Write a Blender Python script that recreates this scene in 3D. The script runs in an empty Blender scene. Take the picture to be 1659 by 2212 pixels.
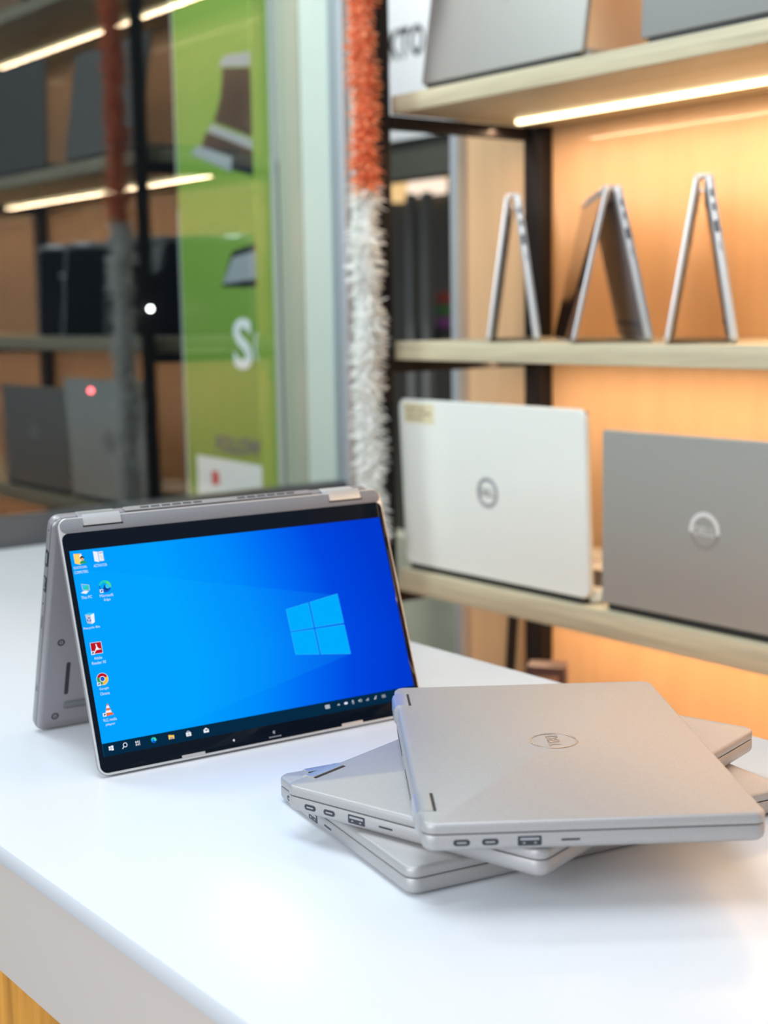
import bpy, bmesh, math, random
from mathutils import Matrix, Vector
random.seed(7)
C = bpy.context.scene.collection
T = 0.90                      # height of the counter top above the floor; everything below is written relative to it
R = math.radians

# ------------------------------------------------------------------ camera, world, lights, exposure
cam_d = bpy.data.cameras.new('camera'); cam = bpy.data.objects.new('camera', cam_d); C.objects.link(cam)
cr = (0.61421, 0.78897, -0.0166); cu = (-0.10177, 0.10006, 0.98976); cb = (0.78255, -0.60624, 0.14175)
cam.matrix_world = Matrix(((cr[0], cu[0], cb[0], 0), (cr[1], cu[1], cb[1], 0), (cr[2], cu[2], cb[2], 0.359 + T), (0, 0, 0, 1)))
cam_d.sensor_fit = 'HORIZONTAL'; cam_d.sensor_width = 36.0
cam_d.lens = 3046.2 / 1659 * 36.0
cam_d.clip_start = 0.02
cam_d.dof.use_dof = True
cam_d.dof.focus_distance = 1.02
cam_d.dof.aperture_fstop = 7.0
bpy.context.scene.camera = cam

w = bpy.data.worlds.new('daylight'); bpy.context.scene.world = w; w.use_nodes = True
bg = w.node_tree.nodes['Background']
bg.inputs[0].default_value = (0.78, 0.89, 1.0, 1); bg.inputs[1].default_value = 0.38

vs = bpy.context.scene.view_settings
vs.view_transform = 'Standard'; vs.look = 'None'; vs.exposure = 0.0; vs.gamma = 1.0; vs.use_curve_mapping = False
bpy.context.scene.cycles.use_denoising = True

def area(name, loc, target, sx, sy, power, col):
    d = bpy.data.lights.new(name, 'AREA'); d.shape = 'RECTANGLE'; d.size = sx; d.size_y = sy; d.energy = power; d.color = col
    o = bpy.data.objects.new(name, d); C.objects.link(o)
    o.location = Vector(loc) + Vector((0, 0, T))
    o.rotation_euler = (Vector(target) - Vector(loc)).to_track_quat('-Z', 'Y').to_euler()
    return o
area('ceiling_panel_light', (-0.75, 0.35, 1.75), (-0.75, 0.6, 0), 1.3, 0.6, 17, (0.80, 0.90, 1.0))
area('street_daylight', (-0.2, -2.2, 1.2), (-1.0, 1.0, 0.2), 2.4, 1.8, 80, (0.88, 0.94, 1.0))
area('passage_fill', (-2.32, 0.25, 1.75), (-2.55, 2.0, 0.4), 0.35, 0.8, 34, (0.95, 0.98, 1.0))  # added area lamp, brightens the banner and pale panel behind the glass
area('signboard_fill', (-3.1, 1.75, 2.0), (-3.1, 2.6, 0.3), 0.9, 0.3, 22, (0.95, 0.98, 1.0))  # added area lamp, lifts the signboard across the passage

# ------------------------------------------------------------------ materials
def lin(c):
    return tuple(((x / 255) / 12.92 if x / 255 <= 0.04045 else ((x / 255 + 0.055) / 1.055) ** 2.4) for x in c)
def mat(name, col, rough=0.5, metal=0.0, spec=0.5, coat=0.0, noise=None):
    m = bpy.data.materials.new(name); m.use_nodes = True
    nt = m.node_tree; b = nt.nodes['Principled BSDF']
    c = lin(col) if max(col) > 1.0 else col
    b.inputs['Base Color'].default_value = (*c, 1)
    b.inputs['Roughness'].default_value = rough; b.inputs['Metallic'].default_value = metal
    b.inputs['Specular IOR Level'].default_value = spec; b.inputs['Coat Weight'].default_value = coat
    if noise:   # scale, low factor, high factor, stretch
        tc = nt.nodes.new('ShaderNodeTexCoord'); mp = nt.nodes.new('ShaderNodeMapping'); mp.inputs['Scale'].default_value = noise[3]
        nz = nt.nodes.new('ShaderNodeTexNoise'); nz.inputs['Scale'].default_value = noise[0]; nz.inputs['Detail'].default_value = 5
        rp = nt.nodes.new('ShaderNodeValToRGB')
        rp.color_ramp.elements[0].position = 0.3; rp.color_ramp.elements[1].position = 0.7
        rp.color_ramp.elements[0].color = (*[x * noise[1] for x in c], 1); rp.color_ramp.elements[1].color = (*[min(1, x * noise[2]) for x in c], 1)
        nt.links.new(tc.outputs['Object'], mp.inputs['Vector']); nt.links.new(mp.outputs[0], nz.inputs['Vector'])
        nt.links.new(nz.outputs['Fac'], rp.inputs[0]); nt.links.new(rp.outputs[0], b.inputs['Base Color'])
    return m
def emit(name, col, s=1.0):
    m = bpy.data.materials.new(name); m.use_nodes = True
    nt = m.node_tree; nt.nodes.clear()
    e = nt.nodes.new('ShaderNodeEmission'); o = nt.nodes.new('ShaderNodeOutputMaterial')
    c = lin(col) if max(col) > 1.0 else col
    e.inputs[0].default_value = (*c, 1); e.inputs[1].default_value = s
    nt.links.new(e.outputs[0], o.inputs[0]); return m

SILVER = mat('brushed_silver', (0.465, 0.447, 0.442), 0.50, 0.52, noise=(900, 0.93, 1.05, (1, 1, 1)))
SILVER2 = mat('satin_aluminium', (0.66, 0.65, 0.66), 0.38, 0.6)
CHROME = mat('polished_steel', (0.78, 0.79, 0.80), 0.30, 0.7)
EDGE = mat('edge_highlight', (0.74, 0.73, 0.72), 0.3, 0.5)  # lighter silver, carries the highlight along the tent lid's edge
HINGE = mat('hinge_steel', (0.62, 0.62, 0.63), 0.34, 0.7)
ENGRAVED = mat('polished_emblem', (0.50, 0.47, 0.45), 0.22, 0.9)
TENTSILVER = mat('shaded_silver', (0.35, 0.33, 0.34), 0.45, 0.5, noise=(900, 0.93, 1.05, (1, 1, 1)))  # laptop silver darkened, shade on the tent's faces put into the colour
BEZEL = mat('grey_bezel', (0.24, 0.24, 0.255), 0.5, 0.2, noise=(900, 0.93, 1.05, (1, 1, 1)))
UNDER = mat('shaded_under_cover', (0.29, 0.268, 0.285), 0.5, 0.2, noise=(900, 0.95, 1.05, (1, 1, 1)))  # bottom cover grey, darkened for the shade inside the tent
GREYLID = mat('grey_lid', (0.39, 0.395, 0.36), 0.45, 0.45, noise=(700, 0.95, 1.05, (1, 1, 1)))
WHITELID = mat('gloss_white_lid', (0.745, 0.775, 0.715), 0.22, 0.0, coat=0.3)
PALELID = mat('pale_silver_lid', (0.32, 0.31, 0.285), 0.42, 0.4)
DARKLID = mat('dark_grey_lid', (0.22, 0.215, 0.205), 0.45, 0.4)
BLACK = mat('black_plastic', (0.012, 0.012, 0.014), 0.5)
DARK = mat('dark_grey_plastic', (0.05, 0.05, 0.055), 0.5)
GLASSBLACK = mat('black_screen_glass', (0.003, 0.006, 0.012), 0.05, 0.0, 0.16)
PORT = mat('port_cavity', (0.03, 0.032, 0.04), 0.4)
TONGUE = mat('port_tongue', (0.35, 0.35, 0.37), 0.4)
RUBBER = mat('grey_rubber', (0.16, 0.16, 0.17), 0.7)
TABLE = mat('white_gloss_top', (0.74, 0.765, 0.80), 0.24, 0.0, 0.35)
APRON = mat('shade_toned_apron', (0.70, 0.615, 0.555), 0.3)  # countertop material toned down, shade of the upright face put into the colour
ORANGEWOOD = mat('orange_wood', (0.85, 0.38, 0.07), 0.3, noise=(6, 0.62, 1.2, (9, 9, 0.8)))
WALLWOOD = mat('tan_laminate', (0.68, 0.43, 0.235), 0.5, coat=0.45, noise=(5, 0.94, 1.05, (6, 6, 0.6)))
SHELFWOOD = mat('pale_oak', (0.55, 0.485, 0.325), 0.5, noise=(5, 0.8, 1.12, (1.2, 18, 30)))
STEEL = mat('black_steel', (0.013, 0.010, 0.010), 0.6, spec=0.2)
FRAME = mat('silver_profile', (0.50, 0.53, 0.56), 0.35, 0.4)
SILL = mat('dark_sill', (0.07, 0.085, 0.10), 0.3)
NIGHT = mat('near_black_panel', (0.006, 0.006, 0.009), 0.6, spec=0.1)
FLOORM = mat('grey_floor_tile', (0.16, 0.15, 0.14), 0.35, noise=(3, 0.85, 1.1, (1, 1, 1)))
PAPER = mat('white_board', (0.78, 0.80, 0.80), 0.6)
INK = mat('black_ink', (0.012, 0.012, 0.015), 0.6)
LED = emit('warm_led', (1.0, 0.83, 0.50), 4.6)

# ------------------------------------------------------------------ mesh helpers
class MB:
    def __init__(s): s.v = []; s.f = []; s.fm = []; s.mats = []
    def mi(s, m):
        if m not in s.mats: s.mats.append(m)
        return s.mats.index(m)
    def add(s, vs_, fs, m, M=None):
        b = len(s.v); k = s.mi(m)
        for p in vs_:
            p = Vector(p); s.v.append(M @ p if M else p)
        for f in fs: s.f.append([b + i for i in f]); s.fm.append(k)
        return s
    def box(s, x0, x1, y0, y1, z0, z1, m, M=None):
        return s.add([(x0, y0, z0), (x1, y0, z0), (x1, y1, z0), (x0, y1, z0), (x0, y0, z1), (x1, y0, z1), (x1, y1, z1), (x0, y1, z1)],
                     [(0, 3, 2, 1), (4, 5, 6, 7), (0, 1, 5, 4), (1, 2, 6, 5), (2, 3, 7, 6), (3, 0, 4, 7)], m, M)
    def loft(s, rings, m, M=None, caps=True):
        n = len(rings[0]); vs_ = [p for r in rings for p in r]; fs = []
        for i in range(len(rings) - 1):
            for j in range(n):
                k = (j + 1) % n; fs.append((i * n + j, i * n + k, (i + 1) * n + k, (i + 1) * n + j))
        if caps:
            fs.append(tuple(range(n))[::-1]); fs.append(tuple((len(rings) - 1) * n + j for j in range(n)))
        return s.add(vs_, fs, m, M)
    def slab(s, x0, x1, y0, y1, r, prof, m, M=None, n=6):
        return s.loft([[(x, y, z) for x, y in rrect(x0 + i, x1 - i, y0 + i, y1 - i, max(r - i, 1e-4), n)] for i, z in prof], m, M)
    def rbox(s, x0, x1, y0, y1, z0, z1, m, b=0.003, M=None):   # box with softened edges
        return s.slab(x0, x1, y0, y1, b, [(b, z0), (b * .3, z0 + b * .3), (0, z0 + b), (0, z1 - b), (b * .3, z1 - b * .3), (b, z1)], m, M, 3)
    def prism(s, pts, z0, z1, m, M=None):
        return s.loft([[(x, y, z0) for x, y in pts], [(x, y, z1) for x, y in pts]], m, M)
    def poly(s, pts, z, m, M=None):
        return s.add([(x, y, z) for x, y in pts], [tuple(range(len(pts)))], m, M)
    def disc(s, cx, cy, r, z, m, M=None, n=24, a0=0, a1=360):
        pts = [(cx + r * math.cos(R(a0 + (a1 - a0) * i / n)), cy + r * math.sin(R(a0 + (a1 - a0) * i / n))) for i in range(n + (a1 - a0 < 360))]
        if a1 - a0 < 360: pts.append((cx, cy))
        return s.poly(pts, z, m, M)
    def ringflat(s, cx, cy, r0, r1, z0, z1, m, M=None, n=40, a0=0, a1=360, sx=1.0):
        full = a1 - a0 >= 360; k = n if full else n + 1
        sec = []
        for i in range(k):
            a = R(a0 + (a1 - a0) * i / n); c, q = math.cos(a) * sx, math.sin(a)
            sec.append([(cx + r0 * c, cy + r0 * q, z0), (cx + r1 * c, cy + r1 * q, z0), (cx + r1 * c, cy + r1 * q, z1), (cx + r0 * c, cy + r0 * q, z1)])
        if full: sec.append(sec[0])
        return s.loft(sec, m, M, caps=not full)
    def tube(s, p0, p1, r, m, M=None, n=12, r1=None):
        p0 = Vector(p0); p1 = Vector(p1); d = (p1 - p0).normalized(); a = d.orthogonal().normalized(); b = d.cross(a)
        ring = lambda p, rr: [p + a * rr * math.cos(2 * math.pi * i / n) + b * rr * math.sin(2 * math.pi * i / n) for i in range(n)]
        return s.loft([ring(p0, r), ring(p1, r if r1 is None else r1)], m, M)
    def text(s, body, x0, x1, y0, y1, z, m, M=None, extrude=0.0, keep=False, shear=0.0, bold=0.0):
        cu = bpy.data.curves.new('lettering', 'FONT'); cu.body = body; cu.align_x = 'CENTER'; cu.resolution_u = 3; cu.shear = shear; cu.offset = bold
        ob = bpy.data.objects.new('lettering', cu); C.objects.link(ob)
        dg = bpy.context.evaluated_depsgraph_get(); dg.update()
        me = ob.evaluated_get(dg).to_mesh()
        vv = [v.co.copy() for v in me.vertices]; ff = [tuple(p.vertices) for p in me.polygons]
        ob.evaluated_get(dg).to_mesh_clear()
        bpy.data.objects.remove(ob); bpy.data.curves.remove(cu)
        ax = min(v.x for v in vv); bx = max(v.x for v in vv); ay = min(v.y for v in vv); by = max(v.y for v in vv)
        sx = (x1 - x0) / (bx - ax); sy = (y1 - y0) / (by - ay)
        if keep: sx = sy = min(abs(sx), abs(sy)) * 1.0; sx = math.copysign(sx, x1 - x0); sy = math.copysign(sy, y1 - y0)
        cx, cy = (x0 + x1) / 2, (y0 + y1) / 2; mx, my = (ax + bx) / 2, (ay + by) / 2
        vs_ = [(cx + (v.x - mx) * sx, cy + (v.y - my) * sy, z) for v in vv]
        s.add(vs_, ff, m, M)
        if extrude:
            n = len(vv); from collections import Counter
            e = Counter()
            for f in ff:
                for i in range(len(f)): e[tuple(sorted((f[i], f[(i + 1) % len(f)])))] += 1
            top = [(x, y, q + extrude) for x, y, q in vs_]
            s.add(vs_ + top, [(a, b, b + n, a + n) for (a, b), k in e.items() if k == 1] + [tuple(i + n for i in f) for f in ff], m, M)
        return s
    def build(s, name, parent=None, ang=38, recalc=True):
        me = bpy.data.meshes.new(name); me.from_pydata([tuple(v) for v in s.v], [], s.f)
        for m in s.mats: me.materials.append(m)
        me.polygons.foreach_set('material_index', s.fm)
        if recalc:
            bm = bmesh.new(); bm.from_mesh(me); bmesh.ops.recalc_face_normals(bm, faces=bm.faces); bm.to_mesh(me); bm.free()
        me.polygons.foreach_set('use_smooth', [True] * len(me.polygons)); me.set_sharp_from_angle(angle=R(ang))
        o = bpy.data.objects.new(name, me); C.objects.link(o)
        if parent: o.parent = parent
        return o
def rrect(x0, x1, y0, y1, r, n=6):
    out = []
    for cx, cy, a in ((x1 - r, y1 - r, 0), (x0 + r, y1 - r, 90), (x0 + r, y0 + r, 180), (x1 - r, y0 + r, 270)):
        for i in range(n + 1):
            t = R(a + 90 * i / n); out.append((cx + r * math.cos(t), cy + r * math.sin(t)))
    return out
def tag(o, label=None, cat=None, group=None, kind=None):
    if label: o['label'] = label
    if cat: o['category'] = cat
    if group: o['group'] = group
    if kind: o['kind'] = kind
    return o
def thing(name, label, cat, loc=(0, 0, 0), rz=0.0, group=None):
    o = bpy.data.objects.new(name, None); C.objects.link(o); o.empty_display_size = 0.05
    o.location = loc; o.rotation_euler = (0, 0, rz); return tag(o, label, cat, group)
def struct(o): o['kind'] = 'structure'; return o

# ------------------------------------------------------------------ the setting
XG = -2.095          # the plane of the big glass pane
YB = 1.67           # the wood wall behind the shelves
struct(MB().box(-6, 2.2, -3, 5, -0.95, -0.90, FLOORM).build('floor'))
struct(MB().box(-1.905, 1.2, YB, YB + 0.06, -0.90, 1.9, WALLWOOD).build('wall_back'))
struct(MB().box(-1.925, -1.905, YB - 0.02, YB + 0.06, -0.90, 1.9, FRAME).build('trim_1'))
struct(MB().box(-2.80, -2.76, -0.6, 1.58, -0.90, 1.9, NIGHT).build('dark_backing'))  # added black sheet, keeps the view through the glass dark
# the glass pane with its rails
gm = bpy.data.materials.new('shop_glass'); gm.use_nodes = True
nt = gm.node_tree; nt.nodes.clear()
o_ = nt.nodes.new('ShaderNodeOutputMaterial'); mx_ = nt.nodes.new('ShaderNodeMixShader'); tr_ = nt.nodes.new('ShaderNodeBsdfTransparent'); gl_ = nt.nodes.new('ShaderNodeBsdfGlossy')
tr_.inputs[0].default_value = (0.90, 0.95, 0.94, 1); gl_.inputs['Roughness'].default_value = 0.0; gl_.inputs[0].default_value = (0.95, 0.97, 1, 1); mx_.inputs[0].default_value = 0.09
nt.links.new(tr_.outputs[0], mx_.inputs[1]); nt.links.new(gl_.outputs[0], mx_.inputs[2]); nt.links.new(mx_.outputs[0], o_.inputs[0])
win = struct(MB().box(XG - 0.006, XG, -0.5, 1.537, 0.047, 1.9, gm).build('window_1'))
MB().rbox(XG - 0.03, XG + 0.012, 1.535, 1.553, -0.90, 1.9, FRAME, 0.002).build('window_frame', win)
MB().rbox(XG - 0.03, XG + 0.006, -0.5, 1.535, -0.90, 0.047, SILL, 0.002).build('window_sill', win)

# ------------------------------------------------------------------ the counter
ct = thing('shop_counter', 'long white gloss counter with shade-toned apron under the laptop stack', 'counter', (-0.9, 0.65, -0.90))
def rel(mb, name, parent):
    o = mb.build(name, parent); o.matrix_parent_inverse = Matrix.Translation(-parent.location); return o
rel(MB().rbox(-2.076, 0.35, 0.356, 0.944, -0.014, 0.0, TABLE, 0.0012), 'countertop', ct)
rel(MB().box(-2.074, 0.34, 0.3575, 0.375, -0.098, -0.0142, APRON).box(-2.074, 0.34, 0.925, 0.9425, -0.098, -0.0142, APRON).box(-2.074, -2.06, 0.3575, 0.9425, -0.098, -0.0142, APRON).box(0.32, 0.34, 0.3575, 0.9425, -0.098, -0.0142, APRON), 'apron', ct)
rel(MB().box(-2.068, 0.33, 0.372, 0.93, -0.899, -0.06, ORANGEWOOD), 'cabinet_body', ct)

# ------------------------------------------------------------------ shelving unit
su = thing('shelving_unit', 'black steel shelving unit with pale oak boards and warm light strips against the tan wall', 'shelf', (-1.0, 1.5, -0.90))
BO = [(1.036, 0.027), (0.676, 0.027), (0.311, 0.028), (-0.042, 0.036), (-0.43, 0.03)]
for zt, th in BO:
    rel(MB().rbox(-1.7105, 0.62, 1.351, YB - 0.004, zt - th, zt, SHELFWOOD, 0.0015), 'shelf_board', su)
    for x in (-1.722, -0.57):
        rel(MB().box(x - 0.009, x + 0.009, 1.352, YB - 0.004, zt - th - 0.020, zt - th - 0.0005, STEEL), 'cross_rail', su)
for x in (-1.722, -0.57):
    for y in (1.33, 1.3505), (YB - 0.025, YB - 0.002):
        rel(MB().rbox(x - 0.0105, x + (0.0105 if y[0] < 1.4 else 0.033), y[0], y[1], -0.899, 1.75, STEEL, 0.0015), 'post', su)
for zt, th in BO[:-1]:
    st = rel(MB().rbox(-1.655, 0.55, 1.553, 1.565, zt - th - 0.0075, zt - th - 0.0003, LED, 0.002), 'light_strip', su)
    st['label'] = 'glowing warm white light strip under the board'
for (zt, th), pw in zip(BO[:-1], (3.4, 6.9, 5.6, 6.2)):
    a = area('shelf_strip_light', (-0.60, 1.559, zt - th - 0.009), (-0.60, 1.57, zt - th - 1), 2.24, 0.012, pw, (1.0, 0.675, 0.42))

# ------------------------------------------------------------------ laptops
def half(origin, xd, yd, zd):
    return Matrix(((xd[0], yd[0], zd[0], origin[0]), (xd[1], yd[1], zd[1], origin[1]), (xd[2], yd[2], zd[2], origin[2]), (0, 0, 0, 1)))
def side_ports(base, MBm, W, t, ports, side):
    # ports sit on the side x = W (side 1) or x = 0 (side 0); u runs from the hinge to the front, v across the thickness
    Ms = MBm @ (half((W, 0, 0), (0, 1, 0), (0, 0, 1), (1, 0, 0)) if side else half((0, 0, 0), (0, 1, 0), (0, 0, 1), (-1, 0, 0)))
    for kind, u, wd, hh, nm in ports:
        v = t * 0.44; m = MB(); e = 0.00012
        if kind == 'oval':
            o = rrect(u - wd / 2 - .0005, u + wd / 2 + .0005, v - hh / 2 - .0005, v + hh / 2 + .0005, hh / 2 + .0004, 4)
            m.prism(o, -0.001, e, DARK, Ms); m.prism(rrect(u - wd / 2, u + wd / 2, v - hh / 2, v + hh / 2, hh / 2 - 1e-5, 4), -0.001, 2 * e, PORT, Ms)
            m.prism(rrect(u - wd * .33, u + wd * .33, v - hh * .16, v + hh * .16, hh * .12, 3), -0.001, 3 * e, TONGUE, Ms)
        elif kind == 'block':
            m.prism(rrect(u - wd / 2 - .0004, u + wd / 2 + .0004, v - hh / 2 - .0004, v + hh / 2 + .0004, .0006, 2), -0.001, e, DARK, Ms)
            m.prism(rrect(u - wd / 2, u + wd / 2, v - hh / 2, v + hh / 2, .0003, 2), -0.001, 2 * e, PORT, Ms)
            m.prism(rrect(u - wd * .42, u + wd * .42, v - hh * .36, v - hh * .08, .0002, 2), -0.001, 3 * e, TONGUE, Ms)
            for k in (-.25, .25): m.prism(rrect(u + wd * k - .0008, u + wd * k + .0008, v + hh * .16, v + hh * .32, .0002, 2), -0.001, 3 * e, TONGUE, Ms)
        elif kind == 'slot':
            m.prism(rrect(u - wd / 2, u + wd / 2, v - hh / 2, v + hh / 2, hh / 2 - 1e-5, 3), -0.001, e, PORT, Ms)
        elif kind == 'round':
            m.prism(rrect(u - wd / 2, u + wd / 2, v - wd / 2, v + wd / 2, wd / 2 - 1e-5, 6), -0.001, e, TONGUE, Ms)
            m.prism(rrect(u - wd * .3, u + wd * .3, v - wd * .3, v + wd * .3, wd * .3 - 1e-5, 6), -0.001, 2 * e, PORT, Ms)
        m.build(nm, base)
NEAR_PORTS = [('oval', .0235, .0090, .0030, 'usb_port'), ('oval', .0405, .0090, .0030, 'usb_port'), ('block', .0640, .0135, .0052, 'usb_port'), ('slot', .0885, .0115, .0013, 'card_slot')]
FAR_PORTS = [('round', .012, .004, .004, 'power_button'), ('oval', .038, .0150, .0052, 'video_port'), ('block', .062, .0135, .0052, 'usb_port'), ('round', .081, .0048, .0048, 'audio_jack'), ('slot', .099, .012, .0016, 'lock_slot'), ('slot', .165, .006, .002, 'lock_slot')]

def laptop(label, loc, rz, W=.3057, D=.2075, tl=.0068, tb=.0110, mode='closed', ang=90.0, body=None, lidm=None, logo='ring', screen='off',
           ports=True, vents=True, hinges=True, group=None, r=.0085, rx=0.0, keyboard=True, lit=None):
    body = body or SILVER; lidm = lidm or body
    t = thing('laptop', label, 'laptop', loc, rz, group); t.rotation_euler = (rx, 0, rz)
    FT = 0.0012
    if mode == 'closed':
        ML = half((0, 0, FT + tb + .0005), (1, 0, 0), (0, 1, 0), (0, 0, 1)); MBm = half((0, 0, FT + tb), (1, 0, 0), (0, 1, 0), (0, 0, -1))
    elif mode == 'tent':
        s_, c_ = math.sin(R(ang)), math.cos(R(ang)); lift = tl * s_
        o = Vector((0, s_ * D, c_ * D + lift)); zd = Vector((0, c_, -s_))
        ML = half(o, (1, 0, 0), (0, -s_, -c_), zd)
        oo = o + zd * tl + Vector((0, .004, 0)) - Vector((0, -c_, -s_)) * tb
        MBm = half(oo, (1, 0, 0), (0, s_, -c_), (0, -c_, -s_))
        # both lower edges rest on the table: outer edges at z = 0
        dz = oo.z + tb * -s_ - c_ * D
        MBm = Matrix.Translation((0, 0, -dz)) @ MBm
    else:   # open: base flat, lid turned up about the hinge
        a = R(ang); s_, c_ = math.sin(a), math.cos(a)
        MBm = half((0, 0.012, FT + tb), (1, 0, 0), (0, 1, 0), (0, 0, -1))
        ML = half((0, tl, .0085), (1, 0, 0), (0, c_, s_), (0, -s_, c_))
    # base
    b = MB(); b.slab(0, W, 0, D, r, [(.0014, 0), (.0004, .0002), (0, .0008), (0, tb * .60), (.0008, tb * .80), (.0024, tb * .94), (.0050, tb)], body, MBm)
    base = b.build('base', t)
    if ports:
        side_ports(base, MBm, W, tb, NEAR_PORTS, 1); side_ports(base, MBm, W, tb, FAR_PORTS, 0)
    if keyboard and mode != 'closed':
        k = MB(); k.box(.018, W - .018, .028, .118, -.0002, .0006, DARK, MBm)
        for j in range(5):
            for i in range(14):
                x = .0205 + i * (W - .043) / 14
                k.box(x, x + (W - .043) / 14 - .0025, .030 + j * .0175, .0450 + j * .0175, -.0008, .0002, BLACK, MBm)
        k.build('keyboard', base)
        MB().slab(W / 2 - .052, W / 2 + .052, .130, .193, .003, [(0, .0005), (0, -.0002), (.0003, -.0004)], SILVER2, MBm).build('touchpad', base)
    for y in (.016, D - .028):
        MB().slab(.022, W - .022, y, y + .007, .0034, [(0, tb - .0006), (0, tb + FT * .7), (.0006, tb + FT)], RUBBER, MBm).build('rubber_foot', base)
    if mode == 'tent' or vents:
        if mode == 'tent' and screen == 'desktop':
            for x, y in ((.016, .118), (.016, .193)):
                m = MB(); m.ringflat(x, y, .0018, .0033, tb - .0003, tb + .0003, DARK, MBm, 20); m.prism(rrect(x - .0018, x + .0018, y - .0018, y + .0018, .0017, 5), tb - .0003, tb + .00015, TONGUE, MBm)
                m.prism(rrect(x - .0007, x + .0007, y - .0007, y + .0007, .0006, 3), tb - .0003, tb + .0003, PORT, MBm); m.build('screw', base)
            MB().prism(rrect(.0225, .0262, .139, .172, .0018, 4), tb - .0003, tb + .0002, PORT, MBm).build('speaker_slot', base)
    if vents:
        v = MB(); Mv = MBm @ half((0, 0, 0), (1, 0, 0), (0, 0, 1), (0, -1, 0))
        v.prism(rrect(.063, W - .063, tb * .18, tb * .82, .002, 3), -.001, .0014, body, Mv)
        for g0 in (.078, W - .078 - 6 * .0098):
            for i in range(6): v.prism(rrect(g0 + i * .0098, g0 + i * .0098 + .0078, tb * .36, tb * .60, .0006, 2), 0, .0016, PORT, Mv)
        v.build('exhaust_vent', base)
    # lid
    l = MB(); l.slab(0, W, 0, D, r, [(.0012, 0), (.0003, .0003), (0, .0009), (0, tl * .66), (.0006, tl * .86), (.0020, tl)], lidm, ML)
    lid = l.build('lid', t)
    if mode != 'closed':
        MB().slab(.0012, W - .0012, .0128 if vents else .012, D - .0018, .006, [(0, .0006), (0, -.0001), (.0002, -.00018)], GLASSBLACK, ML).build('screen_glass', lid)
    if mode == 'tent':
        MB().slab(.0012, W - .0012, .0012, .0130, .0055, [(0, .0006), (0, -.00004), (.0001, -.0001)], BEZEL, ML).build('bezel_strip', lid)
        MB().slab(0, W, 0, D, r, [(.0016, -.00003), (.0009, -.00005), (.0001, .0003), (-.00006, .0010), (.0006, .0013)], EDGE, ML).build('edge_highlight_ring', lid)  # raised ring, lid-edge highlight put into its lighter colour
        MB().slab(0, W, 0, D, r, [(.002, tb * .70), (.00030, tb * .715), (.00050, tb * .75), (.002, tb * .76)], DARK, MBm).build('seam', base)
        MB().slab(.0055, W - .0055, .0055, D - .0055, .005, [(0, tb - .0006), (0, tb + .00008), (.0001, tb + .00012)], UNDER, MBm).build('under_cover', base)
    # emblem on the outside of the lid: a ring with slanting letters, tops towards the free edge
    cx, cy = W / 2, D / 2
    Mo = ML @ Matrix.Translation((0, 0, tl))
    lg = MB()
    if logo == 'ring':
        lg.ringflat(cx, cy, .0158, .0170, -.0003, .0004, ENGRAVED, Mo); lg.text('DELL', cx - .0115, cx + .0115, cy - .0042, cy + .0042, .0003, ENGRAVED, Mo, extrude=.0001)
    elif logo == 'bold':
        lg.ringflat(cx, cy, .0165, .0225, -.0003, .0005, GREYRING, Mo); lg.text('DELL', cx - .0150, cx + .0150, cy - .0055, cy + .0055, .0004, DARKRING, Mo, extrude=.0001)
    elif logo == 'arc':
        lg.ringflat(cx, cy, .0180, .0235, -.0003, .0005, BRIGHTRING, Mo, 30, -8, 188); lg.ringflat(cx, cy, .0180, .0235, -.0003, .0003, FAINTRING, Mo, 30, 188, 352)
        lg.text('DELL', cx - .0165, cx + .0165, cy - .0055, cy + .0055, .0004, BRIGHTRING, Mo, extrude=.0001)
    elif logo == 'hp':
        lg.ringflat(cx, cy, .0180, .0200, -.0003, .0005, FAINTRING, Mo); lg.text('DELL', cx - .0130, cx + .0130, cy - .0050, cy + .0050, .0004, FAINTRING, Mo, extrude=.0001)
    if lg.f: lg.build('logo', lid)
    # hinges
    if hinges:
        for x in (.0215, W - .0535):
            h = MB(); e = .0007
            if mode == 'closed':
                z0 = FT + tb * .35; z1 = FT + tb + .0005 + tl + e
                pts = [(.0085, z1 - .001), (.0085, z1), (.001, z1), (-.0016, z1 - .0015), (-.0026, z1 - .004), (-.0026, z0 + .002), (-.001, z0), (.003, z0), (.003, z1 - .001)]
                Mh = half((x, 0, 0), (0, 1, 0), (0, 0, 1), (1, 0, 0))
                h.prism(pts, 0, .032, HINGE, Mh)
                h.box(x, x + .032, .0085, .0106, z1 - e - .0005, z1 - e + .00015, BLACK)
            elif mode == 'tent':
                top = ML @ Vector((0, 0, 0)); bt = MBm @ Vector((0, 0, 0))
                p0 = ML @ Vector((0, .0075, -e)); p1 = ML @ Vector((0, .0005, -e)); p2 = ML @ Vector((0, -.0022, .0012))
                q2 = MBm @ Vector((0, -.0018, .0035)); q1 = MBm @ Vector((0, -.0010, .006)); q0 = ML @ Vector((0, .0075, .0004))
                mid = ML @ Vector((0, -.0026, tl))
                pts = [(p.y, p.z) for p in (p0, p1, p2, mid, q2, q1, q0)]
                h.prism(pts, 0, .032, CHROME, half((x, 0, 0), (0, 1, 0), (0, 0, 1), (1, 0, 0)))
                h.prism([((ML @ Vector((0, .0088, -.0002))).y, (ML @ Vector((0, .0088, -.0002))).z), ((ML @ Vector((0, .0073, -.0002))).y, (ML @ Vector((0, .0073, -.0002))).z), ((ML @ Vector((0, .0073, .001))).y, (ML @ Vector((0, .0073, .001))).z), ((ML @ Vector((0, .0088, .001))).y, (ML @ Vector((0, .0088, .001))).z)], -.001, .0335, BLACK, half((x, 0, 0), (0, 1, 0), (0, 0, 1), (1, 0, 0)))
            h.build('hinge', t)
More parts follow.
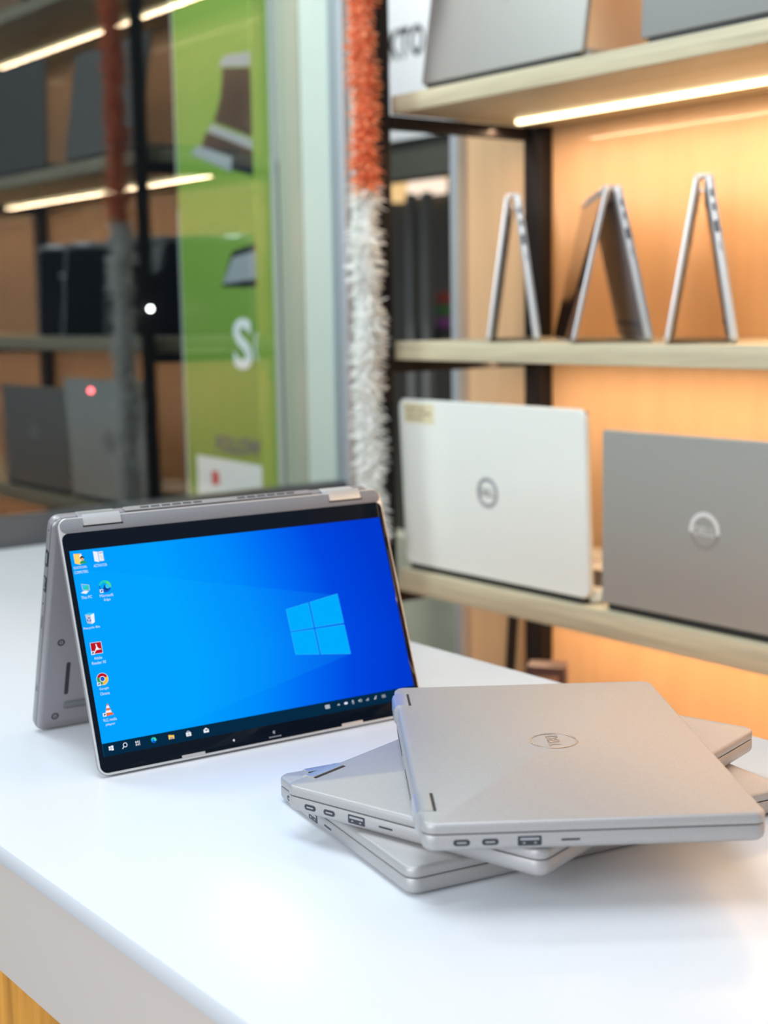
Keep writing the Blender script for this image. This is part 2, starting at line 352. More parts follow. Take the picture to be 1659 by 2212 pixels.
    if mode == 'open':
        MB().box(.012, W - .012, .0015, .016, .0012, .0095, BLACK).build('hinge', t)  # full-width black bar filling the gap under the lid
    return t, ML, MBm, lid, base
GREYRING = mat('grey_ring', (0.30, 0.31, 0.32), 0.4); DARKRING = mat('dark_ring', (0.05, 0.055, 0.06), 0.4)
BRIGHTRING = mat('bright_ring', (0.75, 0.75, 0.73), 0.3, 0.3); FAINTRING = mat('faint_ring', (0.33, 0.32, 0.30), 0.35, 0.4)

# the stack of three on the counter
def stack_item(label, ox, oy, ua, z):
    W = .3057; c, s = math.cos(R(ua)), math.sin(R(ua)); n = (-s, c)
    return laptop(label, (ox + n[0] * W, oy + n[1] * W, z), R(ua - 90), group=None)
stack_item('closed silver laptop lying on the white counter, lowest of the stack of three', -0.8478, 0.5523, -10.69, 0.0)
stack_item('closed silver laptop turned askew in the middle of the stack of three', -0.7789, 0.5127, 13.82, 0.0195)
stack_item('closed silver laptop on top of the stack, its round emblem facing up', -0.6180, 0.5030, 54.81, 0.0390)

# the open one standing like a tent
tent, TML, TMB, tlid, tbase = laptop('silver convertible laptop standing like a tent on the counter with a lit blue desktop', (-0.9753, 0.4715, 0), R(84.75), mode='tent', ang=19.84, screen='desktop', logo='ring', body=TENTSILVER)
SX0, SX1, SY0, SY1 = .0056, .3000, .0273, .1929
dm = bpy.data.materials.new('blue_wallpaper'); dm.use_nodes = True
nt = dm.node_tree; nt.nodes.clear(); N = nt.nodes.new; L = nt.links.new
uv = N('ShaderNodeUVMap'); sp = N('ShaderNodeSeparateXYZ'); L(uv.outputs[0], sp.inputs[0])
def mth(op, a, b=None, clamp=False):
    n = N('ShaderNodeMath'); n.operation = op; n.use_clamp = clamp
    for i, q in enumerate((a, b)):
        if q is None: continue
        if isinstance(q, (int, float)): n.inputs[i].default_value = q
        else: L(q, n.inputs[i])
    return n.outputs[0]
U, V = sp.outputs[0], sp.outputs[1]      # u left to right, v downwards
tt = mth('ADD', U, mth('MULTIPLY', mth('ABSOLUTE', mth('SUBTRACT', V, 0.62)), 0.12))
rp = N('ShaderNodeValToRGB'); L(tt, rp.inputs[0])
cr_ = rp.color_ramp
cr_.elements[0].position = 0.0; cr_.elements[0].color = (*lin((0, 158, 255)), 1)
cr_.elements[1].position = 1.0; cr_.elements[1].color = (*lin((0, 58, 208)), 1)
for p, c in ((0.30, (0, 160, 255)), (0.52, (0, 138, 252)), (0.66, (0, 108, 245)), (0.82, (0, 72, 226))):
    e = cr_.elements.new(p); e.color = (*lin(c), 1)
# two faint beams fanning out from the window emblem towards the left
up_ = mth('ADD', 0.395, mth('MULTIPLY', mth('SUBTRACT', U, 0.80), 0.39)); lo_ = mth('ADD', 0.715, mth('MULTIPLY', mth('SUBTRACT', U, 0.80), -0.36))
ins = mth('MULTIPLY', mth('MULTIPLY', mth('GREATER_THAN', V, up_), mth('LESS_THAN', V, lo_)), mth('LESS_THAN', U, 0.80))
mxn = N('ShaderNodeMix'); mxn.data_type = 'RGBA'; mxn.blend_type = 'MIX'
L(mth('MULTIPLY', ins, 0.10), mxn.inputs[0]); L(rp.outputs[0], mxn.inputs[6]); mxn.inputs[7].default_value = (*lin((20, 190, 255)), 1)
em = N('ShaderNodeEmission'); em.inputs[1].default_value = 1.0; L(mxn.outputs[2], em.inputs[0])
om = N('ShaderNodeOutputMaterial'); L(em.outputs[0], om.inputs[0])
me = bpy.data.meshes.new('display')
DZ = -.00030
me.from_pydata([tuple(TML @ Vector(p)) for p in ((SX0, SY0, DZ), (SX1, SY0, DZ), (SX1, SY1, DZ), (SX0, SY1, DZ), (SX0, SY0, -.0001), (SX1, SY0, -.0001), (SX1, SY1, -.0001), (SX0, SY1, -.0001))], [], [(0, 1, 2, 3), (4, 7, 6, 5), (0, 4, 5, 1), (1, 5, 6, 2), (2, 6, 7, 3), (3, 7, 4, 0)])
me.materials.append(dm); ul = me.uv_layers.new(name='UVMap')
for lp in me.loops:
    k = lp.vertex_index % 4; ul.data[lp.index].uv = ((0, 0), (1, 0), (1, 1), (0, 1))[k]
disp = bpy.data.objects.new('display', me); C.objects.link(disp); disp.parent = tent; disp['label'] = 'lit blue desktop screen'
# on-screen graphics: millimetres on the lid, x right and y down, each layer a hair in front of the last
SM = TML @ Matrix.Diagonal((.001, .001, -.001, 1))
EW = emit('screen_white', (240, 245, 255)); ECAP = emit('screen_caption', (225, 238, 255)); EN = emit('screen_navy', (6, 42, 68)); ECY = emit('screen_cyan', (0, 172, 255)); ECY2 = emit('screen_pale_cyan', (50, 200, 255))
EYE = emit('screen_yellow', (255, 214, 110)); EGO = emit('screen_gold', (245, 190, 60)); ERE = emit('screen_red', (190, 22, 40)); EGR = emit('screen_green', (40, 160, 90)); ETE = emit('screen_teal', (40, 205, 190)); EBL = emit('screen_blue', (20, 90, 200)); EDB = emit('screen_dark_blue', (10, 60, 140)); EOR = emit('screen_orange', (235, 110, 50)); EBK = emit('screen_black', (20, 24, 34)); EGY = emit('screen_grey', (190, 200, 215)); ESK = emit('screen_skin', (226, 170, 130)); EGL = emit('screen_lime', (90, 225, 110))
def cap(m, lines, cx, y, h=2.3, wmax=13.5):
    for i, s in enumerate(lines):
        wd = min(wmax, len(s) * h * .52 + .6); m.text(s, cx - wd / 2, cx + wd / 2, y + i * 3.75 + h / 2, y + i * 3.75 - h / 2, .42, ECAP, SM)
def sc(m):   # the little shortcut arrow
    pass
def icon(name, fn, cx, cy, lines=None, cy0=None):
    m = MB(); M = SM @ Matrix.Translation((cx, cy, 0)); fn(m, M)
    if lines: cap(m, lines, cx, cy0)
    m.build(name, disp, recalc=False)
def arrow(m, M, x=-3.6, y=3.6):
    m.poly([(x - 1.4, y - 1.4), (x + 1.4, y - 1.4), (x + 1.4, y + 1.4), (x - 1.4, y + 1.4)], .45, EW, M)
    m.poly([(x - .9, y + .9), (x - .4, y - .3), (x - .8, y - .7), (x + .9, y - .9), (x + .7, y + .8), (x + .3, y + .2), (x - .4, y + 1.0)], .50, EDB, M)
def i_folder(m, M):
    m.poly([(-4, -4.4), (2.6, -4.0), (2.6, 4.4), (-4, 3.6)], .40, EGO, M); m.poly([(-4, -4.4), (.6, -3.4), (.6, 5.0), (-4, 3.6)], .43, EYE, M); m.poly([(.8, -3.2), (2.4, -3.6), (2.4, 3.6), (.8, 4.4)], .43, EW, M)
    m.disc(2.6, -.2, 1.7, .46, EBK, M, 16); m.disc(2.6, .7, 1.3, .48, ESK, M, 16); m.disc(2.8, 4.2, 2.6, .47, EGR, M, 14, 180, 360)
def i_docs(m, M):
    m.poly([(-4.2, -4.4), (-.5, -3.6), (-.5, 4.9), (-4.2, 3.9)], .42, EW, M); m.poly([(-.3, -3.8), (4.0, -3.8), (4.0, 4.4), (-.3, 4.4)], .41, EGY, M); m.poly([(.2, -3.3), (3.7, -3.3), (3.7, 4.0), (.2, 4.0)], .43, EW, M)
    m.poly([(.6, -2.6), (3.3, -2.6), (3.3, -2.1), (.6, -2.1)], .45, EBL, M); m.ringflat(1.9, .3, .7, 1.1, .45, .46, EGY, M, 14); m.ringflat(2.4, 1.9, .6, 1.0, .45, .46, EGY, M, 14)
def i_pc(m, M):
    m.poly([(-2.8, -4.2), (3.8, -2.6), (3.6, 2.0), (-2.4, 1.2)], .40, EGY, M); m.poly([(-2.4, -3.6), (3.3, -2.2), (3.1, 1.5), (-2.0, .8)], .42, ETE, M); m.poly([(-2.4, -3.6), (1.2, -2.7), (-2.0, .8)], .43, ECY2, M)
    m.poly([(-4.2, 3.2), (-1.4, 1.7), (2.6, 2.4), (.2, 4.4)], .42, EW, M); m.poly([(-.6, 1.0), (1.0, 1.2), (1.0, 2.4), (-.6, 2.1)], .41, EGY, M)
def i_swirl(s):
    def f(m, M):
        M = M @ Matrix.Diagonal((s, s, 1, 1))
        m.disc(0, 0, 5.0, .40, EBL, M, 32); m.disc(0, 0, 5.0, .42, ETE, M, 24, 190, 380); m.disc(1.4, -.4, 3.6, .43, EGL, M, 24, 270, 390); m.disc(-.6, .6, 3.5, .44, ECY, M, 24, 150, 330)
        m.disc(1.0, 1.0, 2.4, .46, EDB, M, 24); m.disc(2.0, .2, 1.9, .48, ECY2, M, 20)
    return f
def i_edge(m, M): i_swirl(1.0)(m, M); arrow(m, M)
def i_bin(m, M):
    m.poly([(-3.8, -3.4), (.6, -2.4), (.6, 4.8), (-3.0, 3.8)], .42, EGY, M); m.poly([(.6, -2.4), (3.8, -3.6), (3.2, 3.6), (.6, 4.8)], .42, EW, M); m.poly([(-3.8, -3.4), (-.6, -4.6), (3.8, -3.6), (.6, -2.4)], .41, ECY2, M)
    for a in (0, 120, 240): m.ringflat(-1.2, 1.0, .9, 1.7, .45, .46, EBL, M, 8, a, a + 80)
def i_pdf(m, M):
    m.poly([(-4.7, -4.7), (4.7, -4.7), (4.7, 4.7), (-4.7, 4.7)], .38, EW, M); m.poly([(-4.4, -4.4), (4.4, -4.4), (4.4, 4.4), (-4.4, 4.4)], .40, ERE, M)
    m.poly([(-.4, -3.2), (.4, -3.2), (.9, -.6), (2.0, .8), (3.6, 1.0), (3.6, 1.6), (1.8, 1.5), (-.4, 1.7), (-2.0, 3.6), (-2.6, 3.4), (-1.0, 1.2), (-.1, -.6)], .44, EW, M); arrow(m, M)
def i_browser(m, M):
    m.disc(0, 0, 4.9, .39, EW, M, 32); m.disc(0, 0, 4.6, .41, ERE, M, 20, 205, 340); m.disc(0, 0, 4.6, .41, EGO, M, 20, -20, 95); m.disc(0, 0, 4.6, .41, EGR, M, 20, 95, 205)
    m.disc(0, 0, 2.3, .44, EW, M, 24); m.disc(0, 0, 1.8, .46, EBL, M, 24); arrow(m, M)
def i_cone(m, M):
    m.poly([(-4.0, 3.4), (3.2, 3.0), (4.0, 4.4), (-3.6, 4.8)], .40, EOR, M); m.poly([(-.5, -4.6), (.5, -4.6), (2.9, 3.6), (-2.9, 3.6)], .42, EOR, M)
    for a, b in ((-3.2, -1.2), (.6, 2.4)): m.poly([(-.5 - (a + 4.6) * .29, a), (.5 + (a + 4.6) * .29, a), (.5 + (b + 4.6) * .29, b), (-.5 - (b + 4.6) * .29, b)], .44, EW, M)
    arrow(m, M)
icon('desktop_icon', i_folder, 12.5, 34.2, ['QUICKCARL', 'COMPUTERS'], 41.4)
icon('desktop_icon', i_docs, 29.3, 33.8, ['ACTIVATOR'], 41.4)
icon('desktop_icon', i_pc, 13.4, 58.8, ['This PC'], 65.9)
icon('desktop_icon', i_edge, 30.2, 58.9, ['Microsoft', 'Edge'], 66.3)
icon('desktop_icon', i_bin, 13.4, 83.0, ['Recycle Bin'], 90.8)
icon('desktop_icon', i_pdf, 14.3, 107.3, ['Adobe', 'Reader XI'], 115.3)
icon('desktop_icon', i_browser, 14.9, 132.4, ['Google', 'Chrome'], 140.2)
icon('desktop_icon', i_cone, 15.3, 157.0, ['VLC media', 'player'], 164.9)
tb_ = MB(); tb_.poly([(5.6, 182.7), (300, 182.7), (300, 192.9), (5.6, 192.9)], .36, EN, SM); tb_.build('taskbar', disp, recalc=False)
def i_win(m, M):
    for x0, x1, y0, y1, k in ((-1.9, -.15, -1.5, -.12, .2), (.15, 2.0, -1.9, -.12, .2), (-1.9, -.15, .12, 1.5, -.2), (.15, 2.0, .12, 1.9, -.2)): m.poly([(x0, y0), (x1, y0), (x1, y1), (x0, y1)], .44, EW, M)
def i_search(m, M): m.ringflat(.5, -.5, 1.35, 1.85, .44, .45, EW, M, 20); m.poly([(-1.0, .5), (-.6, .9), (-2.0, 2.4), (-2.4, 2.0)], .44, EW, M)
def i_task(m, M):
    for a in ((-1.9, 1.0, -1.2, -.8), (-1.9, 1.0, .9, 1.3), (-1.4, -1.0, -1.9, 1.9), (.2, .6, -1.9, 1.9), (1.5, 1.9, -1.9, 1.9)): m.poly([(a[0], a[2]), (a[1], a[2]), (a[1], a[3]), (a[0], a[3])], .44, EW, M)
def i_files(m, M): m.poly([(-2.4, -1.7), (-.4, -1.7), (0, -1.2), (2.4, -1.2), (2.4, 1.8), (-2.4, 1.8)], .42, EGO, M); m.poly([(-2.4, -.6), (2.4, -.6), (2.4, 1.8), (-2.4, 1.8)], .44, EYE, M); m.poly([(-1.2, .4), (1.2, .4), (1.2, 1.8), (.6, 1.8), (.6, 1.0), (-.6, 1.0), (-.6, 1.8), (-1.2, 1.8)], .46, EBL, M)
def i_store(m, M): m.poly([(-2.2, -.9), (2.2, -.9), (2.2, 2.1), (-2.2, 2.1)], .42, EW, M); m.ringflat(0, -.9, .9, 1.3, .42, .43, EW, M, 14, 180, 360); [m.poly([(x, y), (x + .7, y), (x + .7, y + .7), (x, y + .7)], .46, c, M) for x, y, c in ((-.8, 0, EOR), (.1, 0, EGR), (-.8, .9, ECY), (.1, .9, EGO))]
def i_mail(m, M): m.poly([(-2.3, -.5), (0, -2.0), (2.3, -.5), (2.3, 1.9), (-2.3, 1.9)], .42, EW, M); m.poly([(-1.7, -.4), (1.9, -.6), (.3, .7)], .46, EN, M)
for f, x in ((i_win, 12.3), (i_search, 23.7), (i_task, 34.6), (i_swirl(.46), 48.4), (i_files, 63.7), (i_store, 78.8), (i_mail, 94.5)): icon('taskbar_icon', f, x, 187.2)
def i_kb(m, M): m.poly(rrect(-2.3, 2.3, -1.6, 1.6, .5, 2), .44, EGY, M); m.text('A12', -1.6, 1.6, .8, -.8, .46, EN, M)
def i_up(m, M): m.poly([(-1.3, .5), (0, -.8), (1.3, .5), (.95, .8), (0, -.15), (-.95, .8)], .44, EW, M)
def i_bat(m, M): m.poly([(-1.6, -.9), (1.3, -.9), (1.3, .9), (-1.6, .9)], .44, EW, M); m.poly([(1.3, -.4), (1.7, -.4), (1.7, .4), (1.3, .4)], .44, EW, M)
def i_mic(m, M): m.poly(rrect(-.7, .7, -1.6, .4, .65, 3), .44, EGY, M); m.ringflat(0, .1, 1.0, 1.3, .44, .45, EGY, M, 10, 0, 180); m.poly([(-.6, 1.5), (.6, 1.5), (.6, 1.9), (-.6, 1.9)], .44, EGY, M)
def i_snd(m, M): m.poly([(-1.6, -.5), (-.8, -.5), (.2, -1.4), (.2, 1.4), (-.8, .5), (-1.6, .5)], .44, EGY, M); m.ringflat(.3, 0, .8, 1.1, .44, .45, EGY, M, 8, -60, 60); m.ringflat(.3, 0, 1.5, 1.8, .44, .45, EGY, M, 8, -60, 60)
def i_sig(m, M):
    for k in range(4): m.poly([(-1.4 + k * .75, 1.2), (-.9 + k * .75, 1.2), (-.9 + k * .75, .4 - k * .5), (-1.4 + k * .75, .6 - k * .5)], .44, EGY, M)
def i_pen(m, M): m.poly([(1.2, -1.8), (1.7, -1.2), (-.6, 1.3), (-1.5, 1.7), (-1.2, .8)], .44, EGY, M); m.poly(rrect(-.2, .9, .0, 1.2, .4, 2), .44, EGY, M)
def i_key(m, M): m.ringflat(0, 0, 1.3, 1.7, .44, .45, EGY, M, 4, 45, 405, 1.45); m.poly([(-1, -.3), (1, -.3), (1, .3), (-1, .3)], .45, EGY, M)
for f, x in ((i_kb, 209.5), (i_up, 220.7), (i_bat, 228.1), (i_mic, 235.2), (i_snd, 242.3), (i_sig, 249.9), (i_pen, 258.1), (i_key, 266.9)): icon('tray_icon', f, x, 186.9)
wl = MB(); A, B_, D_, E_ = (187.8, 98.4), (241.0, 91.1), (242.5, 145.4), (188.7, 138.2)
def q2(u_, v_):
    a = Vector(A).lerp(Vector(B_), u_); b = Vector(E_).lerp(Vector(D_), u_); p = a.lerp(b, v_); return (p.x, p.y)
for u0, u1 in ((0, .425), (.455, 1)):
    for v0, v1 in ((0, .485), (.515, 1)):
        wl.poly([q2(u0, v0), q2(u1, v0), q2(u1, v1), q2(u0, v1)], .36, ECY2, SM); i_ = .006
        wl.poly([q2(u0 + i_, v0 + i_), q2(u1 - i_, v0 + i_), q2(u1 - i_, v1 - i_), q2(u0 + i_, v1 - i_)], .39, ECY, SM)
wl.build('window_emblem', disp, recalc=False)
# bezel details of the lid
DULL = mat('bezel_mark', (0.30, 0.31, 0.33), 0.4)
bz = MB(); bz.disc(117.3, 199.6, .9, .30, mat('camera_dot', (0.75, 0.78, 0.8), 0.4), SM, 16); bz.build('webcam', tlid, recalc=False)
bz = MB(); bz.ringflat(154.9, 199.4, .4, 1.3, .30, .31, DULL, SM, 16, 40, 330); bz.ringflat(154.9, 199.4, 0.1, .8, .31, .32, DULL, SM, 10)
for k in range(7): bz.poly([(149.5 + k * 1.7, 202.6), (150.7 + k * 1.7, 202.6), (150.7 + k * 1.7, 203.6), (149.5 + k * 1.7, 203.6)], .30, DULL, SM)
bz.build('bezel_mark', tlid, recalc=False)
for a, b in ((69.8, 90.3), (220.1, 241.2)):
    MB().prism(rrect(a, b, 203.6, 205.8, .5, 2), -.5, .42, SILVER2, SM).build('rubber_bumper', tlid)

# ------------------------------------------------------------------ laptops on the shelves
def shelf_tent(label, px, py, axis_deg, ang):
    # (px, py): hinge end nearest the viewer; axis points away from the viewer; lid towards the glass
    W, D = .3057, .2075; ax = Vector((math.cos(R(axis_deg)), math.sin(R(axis_deg)), 0))
    # root: x runs along the hinge, y from lid to base.  base on the right, so x = -axis, origin at the far end
    xd = -ax; rz = math.atan2(xd.y, xd.x); yd = Vector((-xd.y, xd.x, 0))
    o = Vector((px, py, 0)) + ax * W - yd * (math.sin(R(ang)) * D + .009)
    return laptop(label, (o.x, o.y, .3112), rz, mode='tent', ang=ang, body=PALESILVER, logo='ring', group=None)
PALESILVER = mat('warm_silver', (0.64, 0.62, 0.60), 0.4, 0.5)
shelf_tent('silver laptop folded like a tent on the middle shelf, leftmost, beside the steel post', -1.483, 1.385, 136.0, 7.8)
shelf_tent('silver laptop folded like a tent between two others, showing its dark keyboard leg inside', -1.293, 1.385, 139.5, 12.3)
shelf_tent('silver laptop folded like a tent on the middle shelf, nearest the picture right edge', -1.145, 1.385, 129.5, 9.6)
wl_, wML, wMB, wlid, wbase = laptop('glossy white laptop with dark ringed emblem and paper sticker on the lower shelf', (-1.704, 1.362, -.0418), 0, W=.396, D=.258, tl=.009, tb=.017, mode='open', ang=92.5, body=WHITELID, lidm=WHITELID, logo='bold', vents=False, hinges=False, r=.014, ports=False)
stk = MB(); MW = wML @ half((0, 0, .009), (1, 0, 0), (0, 1, 0), (0, 0, 1))
stk.box(.014, .085, .222, .252, -.0002, .0004, mat('cream_sticker', (0.66, 0.60, 0.38), 0.7), MW)
BR = mat('faded_print', (0.36, 0.30, 0.20), 0.7)
for i, (a, b, y) in enumerate(((.018, .046, .243), (.050, .064, .243), (.018, .040, .235), (.044, .078, .235), (.018, .060, .227))): stk.box(a, b, y, y + .004, .0004, .0006, BR, MW)
stk.build('paper_sticker', wlid)
laptop('grey laptop with a bright half ring emblem right of the white one', (-1.287, 1.362, -.0418), 0, W=.345, D=.232, tl=.008, tb=.015, mode='open', ang=90, body=GREYLID, logo='arc', vents=False, hinges=False, r=.004, ports=False)
laptop('pale silver laptop on the upper shelf beside the garland and the signboard', (-1.660, 1.368, .6763), 0, W=.329, D=.226, tl=.008, tb=.015, mode='open', ang=81, body=PALELID, logo='hp', vents=False, hinges=False, r=.006, ports=False)
laptop('dark grey laptop at the right end of the upper shelf in the picture', (-1.232, 1.368, .6763), 0, W=.345, D=.235, tl=.008, tb=.015, mode='open', ang=88, body=DARKLID, logo='hp', vents=False, hinges=False, r=.006, ports=False)

# ------------------------------------------------------------------ garland on the front post
gar = thing('flower_garland', 'fluffy garland of orange then white paper flowers hanging on the front shelf post', 'garland', (-1.7065, 1.297, 0.9))
def blossoms(z1, z0, cols, name):
    m = MB(); z = z1; k = 0
    while z > z0:
        cx = -1.7065 + .003 * math.sin(z * 23) + .002 * math.sin(z * 61); cy = 1.297 + .002 * math.cos(z * 37); rr = (.0245 if z > .534 else .0265) + .002 * math.sin(z * 47) + .002 * math.sin(z * 111)
        for i in range(19):
            a = 2 * math.pi * (i + random.random() * .9) / 19; ln = rr * (0.72 + .50 * random.random()); dz = random.uniform(-.012, .010); wd = random.uniform(.0016, .0032)
            d = Vector((math.cos(a), math.sin(a), 0)); s = Vector((-d.y, d.x, 0)); tw = random.uniform(-.8, .8); s = s * math.cos(tw) + Vector((0, 0, math.sin(tw)))
            o = Vector((cx, cy, z + random.uniform(-.003, .003))); up = Vector((0, 0, .0022))
            p1 = o + d * ln * .55 + Vector((0, 0, dz * .35)); p2 = o + d * ln + Vector((0, 0, dz))
            m.add([o - s * wd * .4, o + s * wd * .4, p1 + s * wd + up, p1 - s * wd + up, p2 + s * wd * .45, p2 - s * wd * .45], [(0, 1, 2, 3), (3, 2, 4, 5)], cols[(k + i * 3) % len(cols)])
        z -= .0043; k += 1
    m.tube((-1.7065, 1.297, z1 + .004), (-1.7065, 1.297, z0), .010, cols[0])
    o = m.build(name, gar, ang=180, recalc=False); o.matrix_parent_inverse = Matrix.Translation(-gar.location); return o
def petal(name, c):
    m = bpy.data.materials.new(name); m.use_nodes = True; nt = m.node_tree; nt.nodes.clear()
    o = nt.nodes.new('ShaderNodeOutputMaterial'); x = nt.nodes.new('ShaderNodeMixShader'); d = nt.nodes.new('ShaderNodeBsdfDiffuse'); t = nt.nodes.new('ShaderNodeBsdfTranslucent')
    d.inputs[0].default_value = (*c, 1); t.inputs[0].default_value = (*c, 1); x.inputs[0].default_value = 0.5
    nt.links.new(d.outputs[0], x.inputs[1]); nt.links.new(t.outputs[0], x.inputs[2]); nt.links.new(x.outputs[0], o.inputs[0]); return m
blossoms(1.25, .536, [petal('orange_petal', (0.99, 0.46, 0.25)), petal('bright_orange_petal', (0.99, 0.55, 0.32)), petal('deep_orange_petal', (0.98, 0.36, 0.17))], 'orange_blossoms')['label'] = 'orange flowers'
blossoms(.534, -.02, [petal('white_petal', (0.985, 0.985, 0.965)), petal('cream_petal', (0.97, 0.965, 0.93))], 'white_blossoms')['label'] = 'white flowers'
rel(MB().tube((-1.7065, 1.297, 1.25), (-1.722, 1.329, 1.34), .002, DARK), 'hanging_cord', gar)

# ------------------------------------------------------------------ under the lower shelf
cb_ = thing('small_carton', 'small dark brown carton with faint pale print under the lower shelf', 'box', (-1.530, 1.5, -.43), R(40))
MB().rbox(-.030, .030, -.022, .022, 0.0002, .243, mat('plum_card', (0.060, 0.028, 0.028), 0.5), .002).build('carton_body', cb_)
pm = MB(); FA = mat('faded_gold_print', (0.45, 0.27, 0.18), 0.6)
for k in range(7): pm.box(-.019 + k * .0055, -.0150 + k * .0055, -.0226, -.0218, .216, .228, FA)
pm.box(-.012, .012, -.0226, -.0218, .206, .209, FA); pm.build('carton_print', cb_)
pl = MB(); pl.tube((-1.815, 1.635, -.899), (-1.757, 1.650, -.06), .009, STEEL)
tag(pl.build('leaning_rod'), 'thin dark rod leaning under the lower shelf left of the rear post', 'rod')

# ------------------------------------------------------------------ beyond the glass
GB = mat('lime_print', (0.17, 0.30, 0.05), 0.5); GB2 = mat('bright_lime_print', (0.33, 0.52, 0.09), 0.5); PRW = mat('banner_white', (0.74, 0.76, 0.76), 0.5); PRD = mat('banner_dark_print', (0.016, 0.02, 0.024), 0.5); PRG = mat('banner_grey_print', (0.28, 0.31, 0.33), 0.5); PRB = mat('banner_blue_print', (0.03, 0.04, 0.20), 0.5); PRR = mat('banner_red_print', (0.6, 0.05, 0.06), 0.5); PRP = mat('banner_plum_print', (0.12, 0.05, 0.16), 0.5)
bn = thing('banner_stand', 'tall lime green advertising stand with printed laptops behind the glass', 'banner', (-2.53, 1.57, -.90))
rel(MB().box(-2.70, -2.402, 1.55, 1.60, -.899, 1.6, GB).box(-2.402, -2.40, 1.55, 1.588, -.899, 1.6, GB2).box(-2.402, -2.3995, 1.588, 1.603, -.899, 1.6, PRW), 'panel', bn)
FM = half((0, 1.5498, 0), (1, 0, 0), (0, 0, 1), (0, -1, 0))   # prints: x along the face, y up
pr = MB()
pr.poly([(-2.52, .850), (-2.402, .835), (-2.402, .862), (-2.50, .868)], .0006, PRG, FM); pr.poly([(-2.505, .845), (-2.402, .832), (-2.402, .70), (-2.545, .745), (-2.515, .79)], .0008, PRD, FM)
pr.poly([(-2.555, .742), (-2.402, .695), (-2.402, .675), (-2.57, .728)], .0010, PRG, FM); pr.poly([(-2.575, .728), (-2.402, .678), (-2.402, .625), (-2.485, .645), (-2.60, .700)], .0008, PRD, FM); pr.poly([(-2.64, .690), (-2.612, .705), (-2.478, .668), (-2.484, .640)], .0011, PRG, FM)
pr.build('printed_laptop', bn).matrix_parent_inverse = Matrix.Translation(-bn.location)
pr = MB(); pr.poly([(-2.535, .412), (-2.49, .482), (-2.402, .495), (-2.402, .408)], .0006, PRD, FM); pr.poly([(-2.53, .418), (-2.488, .470), (-2.402, .480), (-2.402, .425)], .0009, PRG, FM)
pr.build('printed_laptop', bn).matrix_parent_inverse = Matrix.Translation(-bn.location)
pr = MB(); pr.text('S', -2.496, -2.424, .243, .348, .0010, PRW, FM, bold=.03); pr.text('(', -2.4165, -2.403, .262, .318, .0008, PRW, FM, bold=.03)
pr.build('banner_lettering', bn).matrix_parent_inverse = Matrix.Translation(-bn.location)
pr = MB(); pr.text('FOLLOW', -2.575, -2.405, .068, .102, .0010, PRB, FM, bold=.02); pr.poly([(-2.66, .055), (-2.402, .050), (-2.402, -.05), (-2.66, -.05)], .0006, PRW, FM); pr.prism(rrect(-2.60, -2.57, -.005, .025, .006, 3), .0007, .0012, PRR, FM)
pr.build('banner_lettering', bn).matrix_parent_inverse = Matrix.Translation(-bn.location)
struct(MB().box(-2.394, -2.316, 1.603, 1.63, -.899, 1.9, mat('beige_column', (0.40, 0.40, 0.33), 0.6)).build('trim_2'))
struct(MB().box(-2.3155, -2.135, 1.606, 1.63, -.899, 1.9, mat('pale_grey_green', (0.62, 0.69, 0.65), 0.5)).build('wall_front'))
WL = emit('indicator_white', (1.0, 0.97, 0.9), 14); RL = emit('indicator_red', (1.0, 0.10, 0.12), 9)
def ball(x, y, z, r, m, name, label):
    b = MB(); b.loft([[(x + r * math.sin(R(a)) * math.cos(R(q)), y + r * math.sin(R(a)) * math.sin(R(q)), z + r * math.cos(R(a))) for q in range(0, 360, 30)] for a in (4, 30, 60, 90, 120, 150, 176)], m)
    return tag(b.build(name), label, 'light')
# far side of the passage: dark shop front with a signboard
struct(MB().box(-5.5, -2.0, 3.30, 3.36, -.899, 2.4, mat('dark_shop_wall', (0.115, 0.10, 0.065), 0.5)).build('wall_far'))
sg = thing('signboard', 'white signboard with black capitals high across the passage, left of the upper shelf', 'sign', (-3.4, 2.6, .85))
rel(MB().box(-4.6, -2.55, 2.6, 2.66, .842, 1.9, PAPER), 'board', sg)
rel(MB().text('KTO', -3.300, -3.136, 1.065, 1.150, 0, INK, half((0, 2.5985, 0), (1, 0, 0), (0, 0, 1), (0, -1, 0)), bold=.025), 'lettering', sg)
tag(MB().box(-4.6, -2.55, 2.62, 2.70, .735, .8415, mat('olive_beam', (0.075, 0.075, 0.055), 0.6)).build('shutter_beam'), 'olive grey shutter box just below the white signboard', 'shutter box')
struct(MB().box(-3.10, -2.62, 2.35, 2.42, -.899, -.25, mat('pale_green_stone', (0.74, 0.74, 0.55), 0.6, noise=(6, 0.85, 1.1, (1, 1, 1)))).build('trim_3'))
LA = emit('amber_lamp', (1.0, 0.66, 0.30), 0.95); LWm = emit('warm_lamp', (1.0, 0.80, 0.64), 1.2)
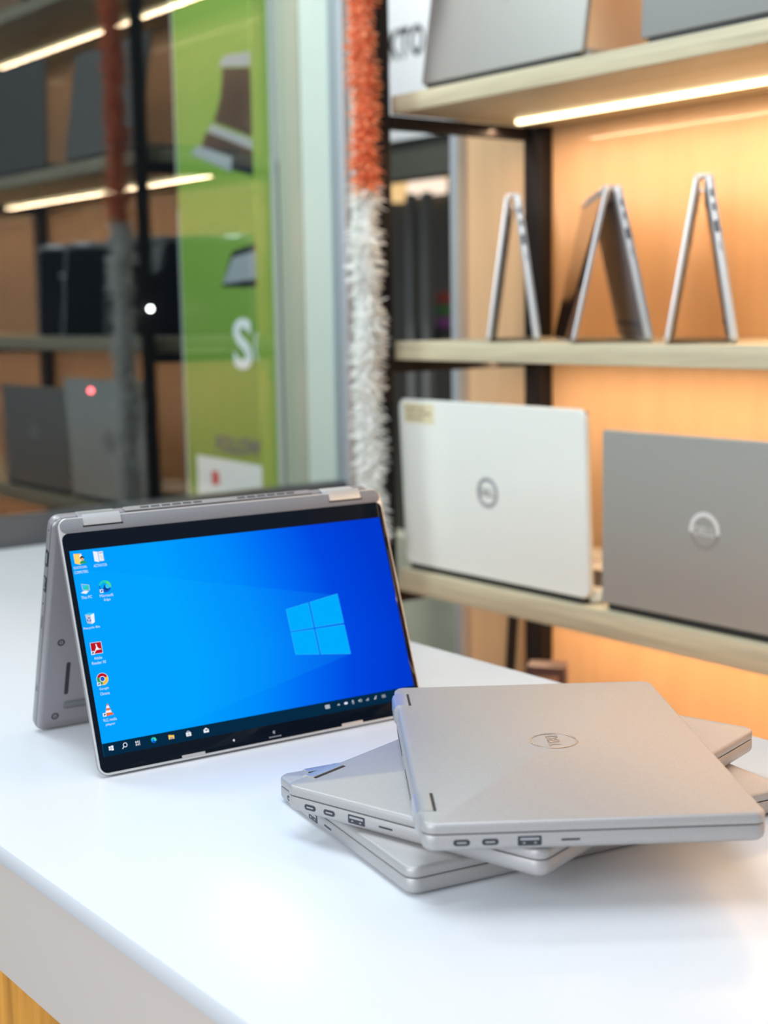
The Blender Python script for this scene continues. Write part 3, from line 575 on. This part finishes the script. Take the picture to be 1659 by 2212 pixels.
for x0, x1, z0, z1, m, lb in ((-4.149, -4.065, .748, .845, LA, 'squarish amber lamp glowing in the dark shop front beside the steel post'), (-4.05, -3.862, .762, .815, LWm, 'long pale lamp glowing at the centre of the dark shop front'), (-3.911, -3.80, .812, .844, LA, 'thin amber lamp glowing highest in the shop front beside the silver trim'), (-4.44, -4.357, .776, .833, LA, 'amber lamp glowing in the shop front left of the garland')):
    tag(MB().rbox(x0, x1, 3.265, 3.302, z0, z1, m, .008).build('shop_lamp'), lb, 'lamp', 'lamps of the shop front')
for x in (-3.68, -3.60, -3.52): tag(MB().box(x - .012, x + .012, 2.95, 2.98, -.899, .733, mat('grey_upright', (0.10, 0.10, 0.10), 0.5)).build('shop_upright'), None, None)
for o in [q for q in bpy.data.objects if q.name.startswith('shop_upright')]: bpy.data.objects.remove(o)
up_x = (('pale grey upright of the dark shop front, nearest the steel post', -3.655), ('middle grey upright of the dark shop front', -3.575), ('grey upright of the dark shop front nearest the silver trim', -3.40))
GU = mat('grey_upright', (0.34, 0.34, 0.32), 0.5)
for lb, x in up_x: tag(MB().rbox(x - .013, x + .013, 2.95, 2.98, -.899, .733, GU, .002).build('door_upright'), lb, 'upright', 'uprights of the shop front')
for z, c, lb in ((.395, (0.65, 0.10, 0.07), 'red packet, topmost of the coloured packets in the dark shop'), (.355, (0.12, 0.32, 0.09), 'green packet between the red and the magenta one in the dark shop'), (.315, (0.5, 0.12, 0.42), 'magenta packet below the green one in the dark shop')):
    tag(MB().rbox(-3.575, -3.505, 3.0, 3.04, z - .018, z + .018, mat('packet_colour', c, 0.5), .003).build('packet'), lb, 'packet', 'coloured packets in the shop front')
struct(MB().box(-3.7, -3.3, 2.985, 3.3, .25, .297, mat('shop_ledge', (0.05, 0.045, 0.04), 0.6)).build('trim_4'))
ball(-2.752, 1.50, .37, .0055, WL, 'indicator_lamp', 'tiny bright white lamp seen through the dark glass')
ball(-2.752, 1.35, .20, .0055, RL, 'indicator_lamp', 'tiny red lamp seen through the dark glass')

# lift everything so the floor lies at zero and the counter top at its real height
for o in list(bpy.data.objects):
    if o.parent is None and o.type not in ('CAMERA', 'LIGHT'): o.location.z += T
